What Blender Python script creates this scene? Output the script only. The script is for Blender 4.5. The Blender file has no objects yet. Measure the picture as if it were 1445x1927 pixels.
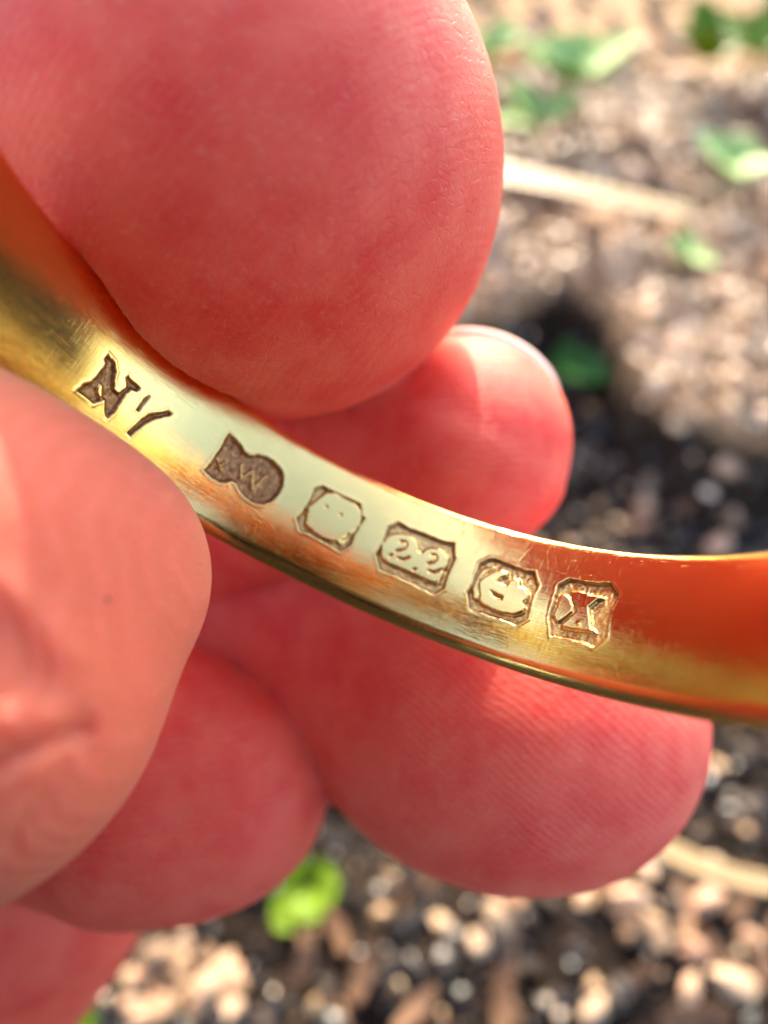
# A gold wedding ring held at its rims between finger tips, macro shot outdoors.
# Units: 1 Blender unit = 1 mm (scene unit scale 0.001).
import bpy, math, random
import numpy as np
from mathutils import Matrix, Vector

C = bpy.context.scene.collection
S = bpy.context.scene
S.unit_settings.system = 'METRIC'
S.unit_settings.scale_length = 0.001
R_ = math.radians

# ------------------------------------------------------------------ camera
TILT = R_(34)                       # camera looks down, tipped 34 degrees off the vertical
CAM_H = 99.0                       # height over the soil
cam = bpy.data.cameras.new('camera')
camo = bpy.data.objects.new('camera', cam)
C.objects.link(camo)
camo.location = (0, 0, CAM_H)
camo.rotation_euler = (TILT, 0, 0)
cam.sensor_fit = 'VERTICAL'
cam.sensor_height = 36.0
cam.sensor_width = 36.0 * 1445 / 1927
cam.lens = 36.0 * 1250 / 1927       # focal length of 1250 px on a 1927 px tall picture
cam.clip_start = 0.5
cam.clip_end = 20000
cam.dof.use_dof = True
cam.dof.focus_distance = 19.3
cam.dof.aperture_fstop = cam.lens * 1e-3 / 0.86     # aperture of 0.86 mm
cam.dof.aperture_blades = 0
S.camera = camo
CM = np.array(Matrix.Rotation(TILT, 3, 'X'))
def cw(P):                          # camera frame (mm) -> world
    return np.asarray(P, float) @ CM.T + np.array([0, 0, CAM_H])
def at(x, y, d):                    # a point d mm in front of the lens
    return np.array([(x - 722.5) * d / 1250, -(y - 963.5) * d / 1250, -d])

# ------------------------------------------------------------------ sun and sky
SUN_CAM = np.array([0.03, 0.96, -0.13])
sd = CM @ (SUN_CAM / np.linalg.norm(SUN_CAM))
elev = math.asin(sd[2]); azim = math.atan2(sd[0], sd[1])
w = bpy.data.worlds.new('World'); S.world = w; w.use_nodes = True
nt = w.node_tree
sky = nt.nodes.new('ShaderNodeTexSky')
sky.sky_type = 'NISHITA'; sky.sun_disc = False
sky.sun_elevation = elev; sky.sun_rotation = azim
sky.dust_density = 2.5; sky.air_density = 1.0; sky.ozone_density = 1.0
nt.links.new(sky.outputs[0], nt.nodes['Background'].inputs[0])
nt.nodes['Background'].inputs[1].default_value = 0.15
sl = bpy.data.lights.new('sun', 'SUN')
sl.energy = 2.2; sl.angle = R_(0.5); sl.color = (1.0, 0.88, 0.70)
so = bpy.data.objects.new('sun', sl); C.objects.link(so)
so.rotation_euler = Vector(sd).to_track_quat('Z', 'Y').to_euler()
S.view_settings.view_transform = 'Standard'
S.view_settings.look = 'None'
S.view_settings.exposure = 2.47
S.view_settings.gamma = 1.0
S.render.engine = 'CYCLES'
S.cycles.max_bounces = 12
S.cycles.glossy_bounces = 8
S.cycles.use_denoising = True
S.cycles.caustics_reflective = True
S.cycles.blur_glossy = 0.5

# ------------------------------------------------------------------ helpers
def tag(o, label=None, cat=None, group=None, kind=None):
    for k, v in (('label', label), ('category', cat), ('group', group), ('kind', kind)):
        if v: o[k] = v
    return o
def mesh_obj(name, V, F, mats=(), parent=None, smooth=True, attrs=None):
    V = np.asarray(V, np.float32)
    me = bpy.data.meshes.new(name)
    if isinstance(F, np.ndarray):
        n, k = F.shape
        me.vertices.add(len(V)); me.vertices.foreach_set('co', V.ravel())
        me.loops.add(n * k); me.loops.foreach_set('vertex_index', F.astype(np.int32).ravel())
        me.polygons.add(n)
        me.polygons.foreach_set('loop_start', np.arange(0, n * k, k, dtype=np.int32))
        me.update(calc_edges=True)
    else:
        me.from_pydata(V.tolist(), [], F)
    me.polygons.foreach_set('use_smooth', np.full(len(me.polygons), smooth))
    for nme, arr in (attrs or {}).items():
        a = me.attributes.new(nme, 'FLOAT', 'POINT')
        a.data.foreach_set('value', np.asarray(arr, np.float32))
    me.update()
    o = bpy.data.objects.new(name, me)
    for m in (mats if isinstance(mats, (list, tuple)) else [mats]):
        me.materials.append(m)
    if parent is not None: o.parent = parent
    C.objects.link(o)
    return o
class NT:                            # small node-graph helper
    def __init__(s, name):
        s.m = bpy.data.materials.new(name); s.m.use_nodes = True
        s.t = s.m.node_tree; s.b = s.t.nodes['Principled BSDF']
    def n(s, kind, ins=None, **props):
        nd = s.t.nodes.new('ShaderNode' + kind)
        for k, v in props.items(): setattr(nd, k, v)
        for k, v in (ins or {}).items():
            if hasattr(v, 'is_output'): s.t.links.new(v, nd.inputs[k])
            else: nd.inputs[k].default_value = v
        return nd
    def set(s, k, v):
        if hasattr(v, 'is_output'): s.t.links.new(v, s.b.inputs[k])
        else: s.b.inputs[k].default_value = v
    def ramp(s, fac, stops):
        nd = s.n('ValToRGB', {'Fac': fac}); e = nd.color_ramp.elements
        while len(e) < len(stops): e.new(0.5)
        for el, (p, c) in zip(e, stops): el.position = p; el.color = (*c, 1) if len(c) == 3 else c
        return nd.outputs[0]
    def math(s, op, a, b=0.0, c=0.0):
        return s.n('Math', {0: a, 1: b, 2: c}, operation=op).outputs[0]
    def mix(s, f, a, b):
        nd = s.n('Mix', None, data_type='RGBA')
        for k, v in ((0, f), (6, a), (7, b)):
            if hasattr(v, 'is_output'): s.t.links.new(v, nd.inputs[k])
            else: nd.inputs[k].default_value = (*v, 1) if isinstance(v, tuple) and len(v) == 3 else v
        return nd.outputs[2]
def smooth01(x): 
    x = np.clip(x, 0, 1); return x * x * (3 - 2 * x)
def seg_dist(P, poly, closed=True):
    P = np.asarray(P); q = np.asarray(poly, float)
    a = q if closed else q[:-1]; b = np.roll(q, -1, 0) if closed else q[1:]
    d = np.full(len(P), 1e9)
    for i in range(len(a)):
        ba = b[i] - a[i]; pa = P - a[i]
        h = np.clip((pa @ ba) / max(ba @ ba, 1e-12), 0, 1)
        d = np.minimum(d, np.linalg.norm(pa - h[:, None] * ba, axis=1))
    return d
def inside(P, poly):
    q = np.asarray(poly, float); r = np.roll(q, -1, 0)
    c = np.zeros(len(P), bool)
    for (x0, y0), (x1, y1) in zip(q, r):
        m = ((y0 > P[:, 1]) != (y1 > P[:, 1]))
        c ^= m & (P[:, 0] < (x1 - x0) * (P[:, 1] - y0) / ((y1 - y0) or 1e-12) + x0)
    return c
def sdf_poly(P, poly):               # > 0 inside
    d = seg_dist(P, poly)
    return np.where(inside(P, poly), d, -d)
def vnoise(x, y, seed=0):            # value noise, 2-D
    xi = np.floor(x).astype(int); yi = np.floor(y).astype(int)
    fx = smooth01(x - xi); fy = smooth01(y - yi)
    def hsh(i, j):
        n = (i * 374761393 + j * 668265263 + seed * 982451653) & 0x7fffffff
        n = ((n ^ (n >> 13)) * 1274126177) & 0x7fffffff
        return ((n ^ (n >> 16)) & 0xffff) / 65535.0
    return ((hsh(xi, yi) * (1 - fx) + hsh(xi + 1, yi) * fx) * (1 - fy)
            + (hsh(xi, yi + 1) * (1 - fx) + hsh(xi + 1, yi + 1) * fx) * fy)
# ------------------------------------------------------------------ the ring
RM = np.array([[0.484473, 0.770482096, -0.414298507], [-0.500247741, -0.144514289, -0.853737558], [-0.717661557, 0.620864688, 0.315418657]])      # ring axes in the camera frame
RC = np.array([0.7492667, 4.128313, -13.3169232])
RR, RW, TH0 = 10.0, 4.2463, -0.44011855
# recesses and reliefs of the stamped marks on the inside of the band: (along the band, across the band) in mm
MARKS = {
 'N': dict(
  cav=[(-11.87,2.97),(-11.81,2.62),(-11.69,2.50),(-11.65,2.26),(-11.62,1.82),(-11.75,1.75),(-11.74,1.51),(-11.41,1.55),(-11.20,1.77),(-11.13,2.00),(-10.99,2.18),(-10.84,2.20),(-10.79,1.93),(-10.95,1.74),(-10.93,1.60),(-10.40,1.66),(-10.34,1.75),(-10.40,1.88),(-10.57,1.94),(-10.61,2.20),(-10.59,2.48),(-10.59,2.83),(-10.67,3.06),(-10.79,3.04),(-11.05,2.70),(-11.23,2.98),(-11.52,2.97)],
  up=[[(-11.44,2.49),(-11.41,2.31),(-11.26,2.37),(-11.12,2.60),(-11.14,2.70),(-11.33,2.63)]],
 ),
 'apostrophe': dict(
  cav=[(-10.21,2.37),(-10.18,2.17),(-10.18,1.87),(-10.07,1.66),(-9.98,1.71),(-9.99,1.96),(-10.03,2.35)],
 ),
 'seven': dict(
  cav=[(-10.03,3.07),(-9.99,2.82),(-9.92,2.48),(-9.77,2.12),(-9.49,1.85),(-9.34,1.67),(-9.14,1.69),(-9.18,1.83),(-9.33,2.01),(-9.54,2.25),(-9.69,2.57),(-9.78,2.88),(-9.82,3.11)],
 ),
 'maker': dict(
  cav=[(-7.49,2.67),(-7.43,2.31),(-7.41,1.81),(-7.42,1.25),(-7.39,1.12),(-7.13,1.16),(-6.86,1.25),(-6.63,1.37),(-6.44,1.38),(-6.28,1.23),(-5.97,1.11),(-5.66,1.11),(-5.32,1.23),(-5.10,1.41),(-4.98,1.72),(-4.96,2.12),(-5.06,2.42),(-5.26,2.67),(-5.55,2.76),(-5.92,2.75),(-6.16,2.65),(-6.36,2.51),(-6.50,2.50),(-6.64,2.67),(-6.87,2.75),(-7.15,2.76)],
  ridge=[[(-6.51,1.82),(-6.31,2.23),(-6.10,1.80),(-5.82,2.36),(-5.64,1.73)],[(-7.26,2.07),(-6.95,2.34)],[(-7.09,2.28),(-6.99,2.05)]],
 ),
 'square': dict(
  cav=[(-4.15,2.51),(-4.08,2.30),(-4.04,1.82),(-4.07,1.26),(-3.89,1.04),(-3.60,1.05),(-3.00,1.03),(-2.42,1.01),(-2.18,1.39),(-2.06,1.42),(-2.09,1.66),(-2.12,2.08),(-2.08,2.52),(-2.32,2.86),(-2.69,2.82),(-3.17,2.78),(-3.58,2.78),(-3.84,2.84),(-4.00,2.67)],
  up=[[(-3.96,1.99),(-3.79,1.53),(-3.63,1.18),(-3.40,1.07),(-2.97,1.09),(-2.59,1.09),(-2.34,1.22),(-2.17,1.48),(-2.14,1.75),(-2.21,2.08),(-2.36,2.25),(-2.49,2.37),(-2.51,2.56),(-2.71,2.67),(-2.97,2.71),(-3.31,2.68),(-3.65,2.60),(-3.81,2.52),(-3.88,2.22)]],
  ridge=[[(-2.47,2.52),(-2.37,2.38),(-2.29,2.21),(-2.21,1.99)]],
  cut=[[(-3.44,1.66),(-3.38,1.68)],[(-2.89,1.68),(-2.84,1.69)]],
 ),
 'twentytwo': dict(
  cav=[(-1.28,2.42),(-1.22,2.06),(-1.24,1.69),(-1.28,1.36),(-1.14,1.21),(-1.02,1.05),(-0.57,1.12),(0.03,1.09),(0.60,1.13),(1.04,1.04),(1.10,1.26),(1.22,1.48),(1.28,1.51),(1.28,1.87),(1.28,2.28),(1.33,2.63),(1.09,2.96),(0.67,2.92),(0.15,2.87),(-0.35,2.85),(-0.93,2.87),(-1.03,2.71)],
  up=[[(-1.14,2.29),(-1.20,1.99),(-1.14,1.67),(-0.97,1.49),(-0.71,1.37),(-0.41,1.35),(-0.17,1.44),(-0.03,1.59),(0.01,1.74),(0.14,1.76),(0.18,1.61),(0.35,1.48),(0.61,1.39),(0.83,1.44),(1.06,1.64),(1.11,1.88),(1.04,2.06),(1.05,2.13),(1.09,2.27),(1.07,2.48),(0.96,2.57),(0.72,2.59),(0.42,2.58),(0.07,2.57),(-0.36,2.55),(-0.74,2.55),(-1.00,2.48)]],
  cut=[[(-0.68,1.68),(-0.50,1.63),(-0.42,1.68),(-0.42,1.81),(-0.49,1.92),(-0.66,2.05)],[(-0.50,2.25),(-0.33,2.23),(-0.17,2.08)],[(-0.79,2.29),(-0.73,2.23)],[(0.47,1.71),(0.62,1.69),(0.69,1.78),(0.64,1.93),(0.47,2.05)],[(0.61,2.27),(0.78,2.25),(0.92,2.12),(1.07,2.02)],[(0.13,2.42),(0.18,2.37)]],
 ),
 'crown': dict(
  cav=[(2.02,2.52),(2.08,2.23),(2.05,1.83),(2.02,1.46),(2.32,1.15),(2.66,1.14),(3.10,1.19),(3.54,1.23),(3.81,1.20),(3.92,1.41),(4.12,1.63),(4.08,1.92),(4.11,2.36),(4.17,2.73),(3.89,3.04),(3.59,3.01),(3.18,3.01),(2.75,3.00),(2.31,3.04),(2.20,2.80)],
  up=[[(2.24,2.08),(2.31,1.90),(2.59,1.52),(2.77,1.44),(3.04,1.47),(3.05,1.60),(2.87,1.75),(2.83,1.87),(3.13,1.87),(3.15,1.71),(3.26,1.61),(3.47,1.59),(3.57,1.80),(3.74,1.82),(3.92,1.97),(3.94,2.13),(3.87,2.28),(3.96,2.42),(3.96,2.57),(3.70,2.75),(3.39,2.80),(3.01,2.79),(2.65,2.73),(2.50,2.68),(2.43,2.46),(2.33,2.25)]],
  low=[[(2.13,2.34),(2.12,1.80),(2.18,1.56),(2.54,1.38),(2.60,1.32),(2.43,1.66),(2.24,2.04),(2.31,2.26),(2.43,2.46),(2.47,2.66),(2.25,2.61)]],
  hole=[[(2.72,2.22),(3.16,2.28),(3.15,2.40),(2.90,2.37)]],
 ),
 'last': dict(
  cav=[(4.74,2.52),(4.74,2.16),(4.70,1.82),(4.65,1.50),(4.79,1.31),(4.94,1.19),(5.39,1.19),(5.80,1.18),(6.24,1.09),(6.38,1.26),(6.60,1.42),(6.56,1.67),(6.50,1.93),(6.54,2.28),(6.65,2.76),(6.36,3.10),(5.94,3.05),(5.52,3.03),(5.01,3.09),(4.89,2.79)],
  up=[[(5.08,1.58),(5.38,1.52),(5.64,1.55),(6.06,1.58),(6.16,1.63),(5.99,1.74),(5.85,1.98),(5.96,2.23),(6.10,2.53),(6.27,2.66),(5.71,2.71),(5.20,2.73),(5.17,2.63),(5.30,2.43),(5.44,2.17),(5.35,1.98),(5.20,1.79)]],
  low=[[(4.80,1.73),(4.99,1.69),(5.17,1.78),(5.36,2.02),(5.40,2.18),(5.28,2.37),(5.12,2.58),(4.98,2.59),(4.82,2.44),(4.82,2.14)]],
  ridge=[[(5.68,2.50),(5.70,2.51)],[(5.66,1.59),(5.67,1.59)],[(6.12,1.62),(6.13,1.62)]],
 ),
}

def gold_material():
    g = NT('gold')
    geo = g.n('TexCoord').outputs['UV']
    mp = g.n('Mapping', {'Vector': geo, 'Scale': (1.0, 1.0, 1.0)}).outputs[0]
    # brushed polishing lines along the band, fine pits, stray scratches
    st = g.n('Mapping', {'Vector': geo, 'Scale': (0.55, 16.0, 1.0)}).outputs[0]
    lines = g.n('TexNoise', {'Vector': st, 'Scale': 1.6, 'Detail': 6.0, 'Roughness': 0.65}).outputs[0]
    st2 = g.n('Mapping', {'Vector': geo, 'Scale': (14.0, 0.9, 1.0), 'Rotation': (0, 0, 0.25)}).outputs[0]
    cross = g.n('TexNoise', {'Vector': st2, 'Scale': 1.5, 'Detail': 4.0, 'Roughness': 0.6}).outputs[0]
    big = g.n('TexNoise', {'Vector': mp, 'Scale': 0.35, 'Detail': 2.0}).outputs[0]
    fine = g.n('TexNoise', {'Vector': mp, 'Scale': 26.0, 'Detail': 3.0, 'Roughness': 0.7}).outputs[0]
    patch = g.n('TexNoise', {'Vector': mp, 'Scale': 0.9, 'Detail': 3.0}).outputs[0]
    pr = g.ramp(patch, [(0.42, (0, 0, 0)), (0.66, (1, 1, 1))])
    crossamt = g.math('MULTIPLY', cross, pr)
    hair = None
    for sx, sy, rot, sc in ((0.7, 34.0, 0.10, 1.3), (0.8, 30.0, -0.22, 1.5), (24.0, 0.8, 0.32, 1.4), (26.0, 0.9, -0.12, 1.2), (0.9, 22.0, 0.75, 1.2)):
        mpp = g.n('Mapping', {'Vector': geo, 'Scale': (sx, sy, 1.0), 'Rotation': (0, 0, rot)}).outputs[0]
        hn = g.n('TexNoise', {'Vector': mpp, 'Scale': sc, 'Detail': 2.0, 'Roughness': 0.5}).outputs[0]
        hr = g.ramp(hn, [(0.63, (0, 0, 0)), (0.72, (1, 1, 1))])
        hair = hr if hair is None else g.math('ADD', hair, hr)
    tarn = g.n('Attribute', None, attribute_name='tarnish').outputs['Fac']
    wear = g.n('Attribute', None, attribute_name='scratch').outputs['Fac']
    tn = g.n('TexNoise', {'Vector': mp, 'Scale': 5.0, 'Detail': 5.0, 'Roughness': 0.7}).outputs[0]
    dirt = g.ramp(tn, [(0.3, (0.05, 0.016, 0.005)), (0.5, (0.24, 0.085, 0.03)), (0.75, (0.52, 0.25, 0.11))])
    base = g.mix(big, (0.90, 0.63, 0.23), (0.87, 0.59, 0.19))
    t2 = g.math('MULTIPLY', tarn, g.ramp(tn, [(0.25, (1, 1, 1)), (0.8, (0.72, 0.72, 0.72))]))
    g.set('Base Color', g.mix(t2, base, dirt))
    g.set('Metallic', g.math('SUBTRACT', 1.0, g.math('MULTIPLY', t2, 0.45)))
    r = g.math('ADD', g.math('MULTIPLY', lines, 0.09), 0.025)
    smud = g.ramp(big, [(0.4, (0, 0, 0)), (0.7, (0.06, 0.06, 0.06))])
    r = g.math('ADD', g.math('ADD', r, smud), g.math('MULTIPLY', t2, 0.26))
    g.set('Roughness', r)
    h = g.math('ADD', g.math('MULTIPLY', lines, 0.0030), g.math('MULTIPLY', crossamt, 0.0018))
    h = g.math('ADD', h, g.math('MULTIPLY', fine, 0.0006))
    h = g.math('SUBTRACT', h, g.math('MULTIPLY', hair, 0.0006))
    h = g.math('ADD', h, g.math('MULTIPLY', tn, g.math('MULTIPLY', t2, 0.03)))
    bp = g.n('Bump', {'Height': h, 'Distance': 1.0, 'Strength': 1.0})
    g.set('Normal', bp.outputs[0])
    return g.m
GOLD = gold_material()

def build_ring():
    rng = np.random.default_rng(7)
    step = 0.03
    # angle samples: dense where the marks are, coarse round the rest of the band
    u_d = np.arange(-17.0, 14.0, step)
    full = 2 * math.pi * RR
    u_c = np.linspace(14.0, full - 17.0, 140, endpoint=False)
    U = np.concatenate([u_d, u_c]); nU = len(U)
    # profile: inner face (v, radius) then round the outer D-shaped face
    vin = np.arange(0.05, RW - 0.02, step)
    def inner_r(v):
        near = np.clip((v - (RW - 0.42)) / 0.42, 0, 1)
        far = np.clip((0.30 - v) / 0.30, 0, 1)
        return RR - 0.03 + 0.17 * ((v - RW * .47) / (RW / 2)) ** 2 + 0.20 * near ** 2.4 + 0.06 * far ** 2.4
    prof = [(0.0, RR + 0.27), (0.0, RR + 0.215), (0.006, RR + 0.19)] + [(v, float(inner_r(v))) for v in vin]
    nin = len(prof)
    prof += [(RW, RR + 0.36), (RW + 0.02, RR + 0.42), (RW - 0.02, RR + 0.50)]
    for t in np.linspace(0, 1, 15)[0:]:
        prof.append((RW - 0.10 - (RW - 0.2) * t, RR + 0.60 + 0.75 * math.sin(math.pi * t) ** 0.7))
    prof += [(0.02, RR + 0.48), (-0.01, RR + 0.38), (-0.01, RR + 0.32)]
    prof = np.array(prof); nP = len(prof)
    UU, VV = np.meshgrid(U, prof[:, 0], indexing='ij')
    RRR = np.broadcast_to(prof[:, 1], (nU, nP)).copy()
    tarn = np.zeros((nU, nP)); scr = np.zeros((nU, nP))
    isin = np.zeros(nP, bool); isin[:nin] = True
    boxes = {}
    for name, mk in MARKS.items():
        cav = np.array(mk['cav']); lo = cav.min(0) - 0.22; hi = cav.max(0) + 0.22
        iu = np.where((U > lo[0]) & (U < hi[0]))[0]; iv = np.where(isin & (prof[:, 0] > lo[1]) & (prof[:, 0] < hi[1]))[0]
        boxes[name] = (iu[0], iu[-1], iv[0], iv[-1])
        P = np.stack([UU[np.ix_(iu, iv)], VV[np.ix_(iu, iv)]], -1).reshape(-1, 2)
        jit = 0.035 * np.stack([vnoise(P[:, 0] * 9, P[:, 1] * 9, 3) - .5, vnoise(P[:, 0] * 9, P[:, 1] * 9, 5) - .5], 1)
        sd_ = sdf_poly(P + jit, cav)
        letter = name in ('N', 'apostrophe', 'seven')
        D, wall = (0.13, 0.10) if letter else (0.135, 0.075)
        if name == 'maker': D, wall = 0.15, 0.17
        if letter: sd_ = sd_ - 0.018
        dep = D * smooth01(sd_ / wall)
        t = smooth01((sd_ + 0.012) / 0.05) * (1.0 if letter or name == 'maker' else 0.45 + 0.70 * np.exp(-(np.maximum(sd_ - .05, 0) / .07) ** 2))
        rough = 0.022 * (vnoise(P[:, 0] * 14, P[:, 1] * 14, 9) - .5) + 0.012 * (vnoise(P[:, 0] * 33, P[:, 1] * 33, 11) - .5)
        dep += rough * smooth01(sd_ / wall)
        for poly in mk.get('up', []):
            s = smooth01((sdf_poly(P + jit * .7, poly) + 0.03) / 0.075)
            top = 0.012 if not letter else 0.02
            dep = dep * (1 - s) + top * s; t = t * (1 - s)
        for poly in mk.get('low', []):
            s = smooth01((sdf_poly(P + jit, poly) + 0.03) / 0.08)
            tgt = np.minimum(dep, 0.055)
            dep = dep * (1 - s) + tgt * s; t = t * (1 - 0.85 * s)
        for line in mk.get('ridge', []):
            d = seg_dist(P, line, False)
            s = np.exp(-(d / 0.048) ** 2)
            dep -= np.minimum(0.085, np.maximum(dep, 0)) * s; t = t * (1 - 0.55 * s)
        for line in mk.get('cut', []):
            d = seg_dist(P, line, False)
            s = np.exp(-(d / 0.030) ** 2)
            dep += 0.06 * s; t = np.maximum(t, 0.8 * s)
        for poly in mk.get('hole', []):
            s = smooth01((sdf_poly(P + jit * .5, poly) + 0.03) / 0.07)
            dep = dep + 0.085 * s; t = np.maximum(t, 0.9 * s)
        lip = -0.007 * np.exp(-((sd_ + 0.03) / 0.035) ** 2) * (sd_ < 0.02)
        dep = dep + lip
        sh = (len(iu), len(iv))
        RRR[np.ix_(iu, iv)] += dep.reshape(sh)
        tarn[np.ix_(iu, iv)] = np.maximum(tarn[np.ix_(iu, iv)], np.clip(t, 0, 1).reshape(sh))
    # stray scratches and dents that can be made out one by one
    dense = (np.arange(nU) < len(u_d))
    lines = [((-1.9, .55), (-2.05, .95)), ((-2.1, .62), (-2.2, 1.0)), ((1.55, 2.75), (1.42, 3.35)), ((1.75, 2.4), (1.6, 3.1)),
             ((4.55, 2.0), (4.75, 2.75)), ((-8.9, 1.5), (-9.05, 1.9)), ((2.2, 3.3), (2.25, 3.6)), ((.95, .2), (1.05, .65)),
             ((1.2, .25), (1.05, .7)), ((3.4, .55), (3.25, 1.0)), ((4.0, .5), (4.2, .95)), ((4.3, .6), (4.45, .9)), ((-4.6, 1.3), (-4.9, 1.0))]
    for k in range(80):
        a = np.array([rng.uniform(-8.5, 8), rng.choice([rng.uniform(.1, 1.0), rng.uniform(3.1, 3.9), rng.uniform(.1, 3.9)])])
        L = rng.uniform(.08, .40); an = rng.normal(1.45, .35) if rng.random() < .6 else rng.normal(0.1, .2)
        lines.append((tuple(a), tuple(a + L * np.array([math.cos(an), math.sin(an)]))))
    for a, b in lines:
        a = np.array(a); b = np.array(b)
        lo = np.minimum(a, b) - .1; hi = np.maximum(a, b) + .1
        iu = np.where(dense & (U > lo[0]) & (U < hi[0]))[0]; iv = np.where(isin & (prof[:, 0] > lo[1]) & (prof[:, 0] < hi[1]))[0]
        if len(iu) == 0 or len(iv) == 0: continue
        P = np.stack([UU[np.ix_(iu, iv)], VV[np.ix_(iu, iv)]], -1).reshape(-1, 2)
        s = np.exp(-(seg_dist(P, [a, b], False) / 0.018) ** 2).reshape(len(iu), len(iv))
        RRR[np.ix_(iu, iv)] += rng.uniform(.001, .004) * s
    # slow unevenness of a worn, hand-finished band
    inn = isin[None, :] * np.ones((nU, 1))
    RRR += inn * (0.012 * (vnoise(UU * .55, VV * .6, 21) - .5) + 0.004 * (vnoise(UU * 2.1, VV * 2.6, 23) - .5))
    th = UU / RR + TH0
    P = np.stack([RRR * np.cos(th), RRR * np.sin(th), VV], -1).reshape(-1, 3)
    Wd = cw(P @ RM.T + RC)
    idx = np.arange(nU * nP).reshape(nU, nP)
    a = idx; b = np.roll(idx, -1, 0); c = np.roll(b, -1, 1); d = np.roll(a, -1, 1)
    Q = np.stack([a, d, c, b], -1)                       # nU x nP quads
    owner = np.zeros((nU, nP), int)
    names = list(boxes)
    for k, nme in enumerate(names):
        i0, i1, j0, j1 = boxes[nme]; owner[i0:i1, j0:j1] = k + 1
    def part(sel, name, parent=None):
        F = Q[owner == sel]; used, inv = np.unique(F, return_inverse=True)
        o = mesh_obj(name, Wd[used], inv.reshape(-1, 4), GOLD, parent, True,
                     {'tarnish': tarn.ravel()[used], 'scratch': scr.ravel()[used]})
        me = o.data; uv = me.uv_layers.new(name='UVMap')
        vi = np.empty(len(me.loops), np.int32); me.loops.foreach_get('vertex_index', vi)
        co = np.stack([UU.ravel()[used], VV.ravel()[used]], 1)[vi]
        uv.data.foreach_set('uv', co.astype(np.float32).ravel())
        return o
    ring = part(0, 'gold_ring')
    tag(ring, 'polished yellow gold wedding ring with stamped hallmarks inside, pinched between finger tips', 'ring')
    info = {'N': ('engraved_letter', 'dark engraved capital letter N'), 'apostrophe': ('engraved_mark', 'short dark engraved tick after the letter N'),
            'seven': ('engraved_mark', 'long dark curved engraved stroke after the tick'),
            'maker': ('hallmark', "pear-shaped brown maker's stamp with W in relief"), 'square': ('hallmark', 'worn blank octagonal stamp'),
            'twentytwo': ('hallmark', 'octagonal stamp with 22 in relief'), 'crown': ('hallmark', 'octagonal stamp with a worn rounded relief'),
            'last': ('hallmark', 'octagonal stamp with an X-like relief')}
    for k, nme in enumerate(names):
        o = part(k + 1, info[nme][0], ring); o['label'] = info[nme][1]
    return ring
ring = build_ring()
def ring_sdf(P):                     # P in the camera frame
    q = (P - RC) @ RM
    r = np.hypot(q[..., 0], q[..., 1]) - (RR + 0.68); v = q[..., 2] - RW / 2
    dx = np.abs(r) - 0.55; dy = np.abs(v) - (RW / 2 - 0.12)
    return np.hypot(np.maximum(dx, 0), np.maximum(dy, 0)) + np.minimum(np.maximum(dx, dy), 0) - 0.13
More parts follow.
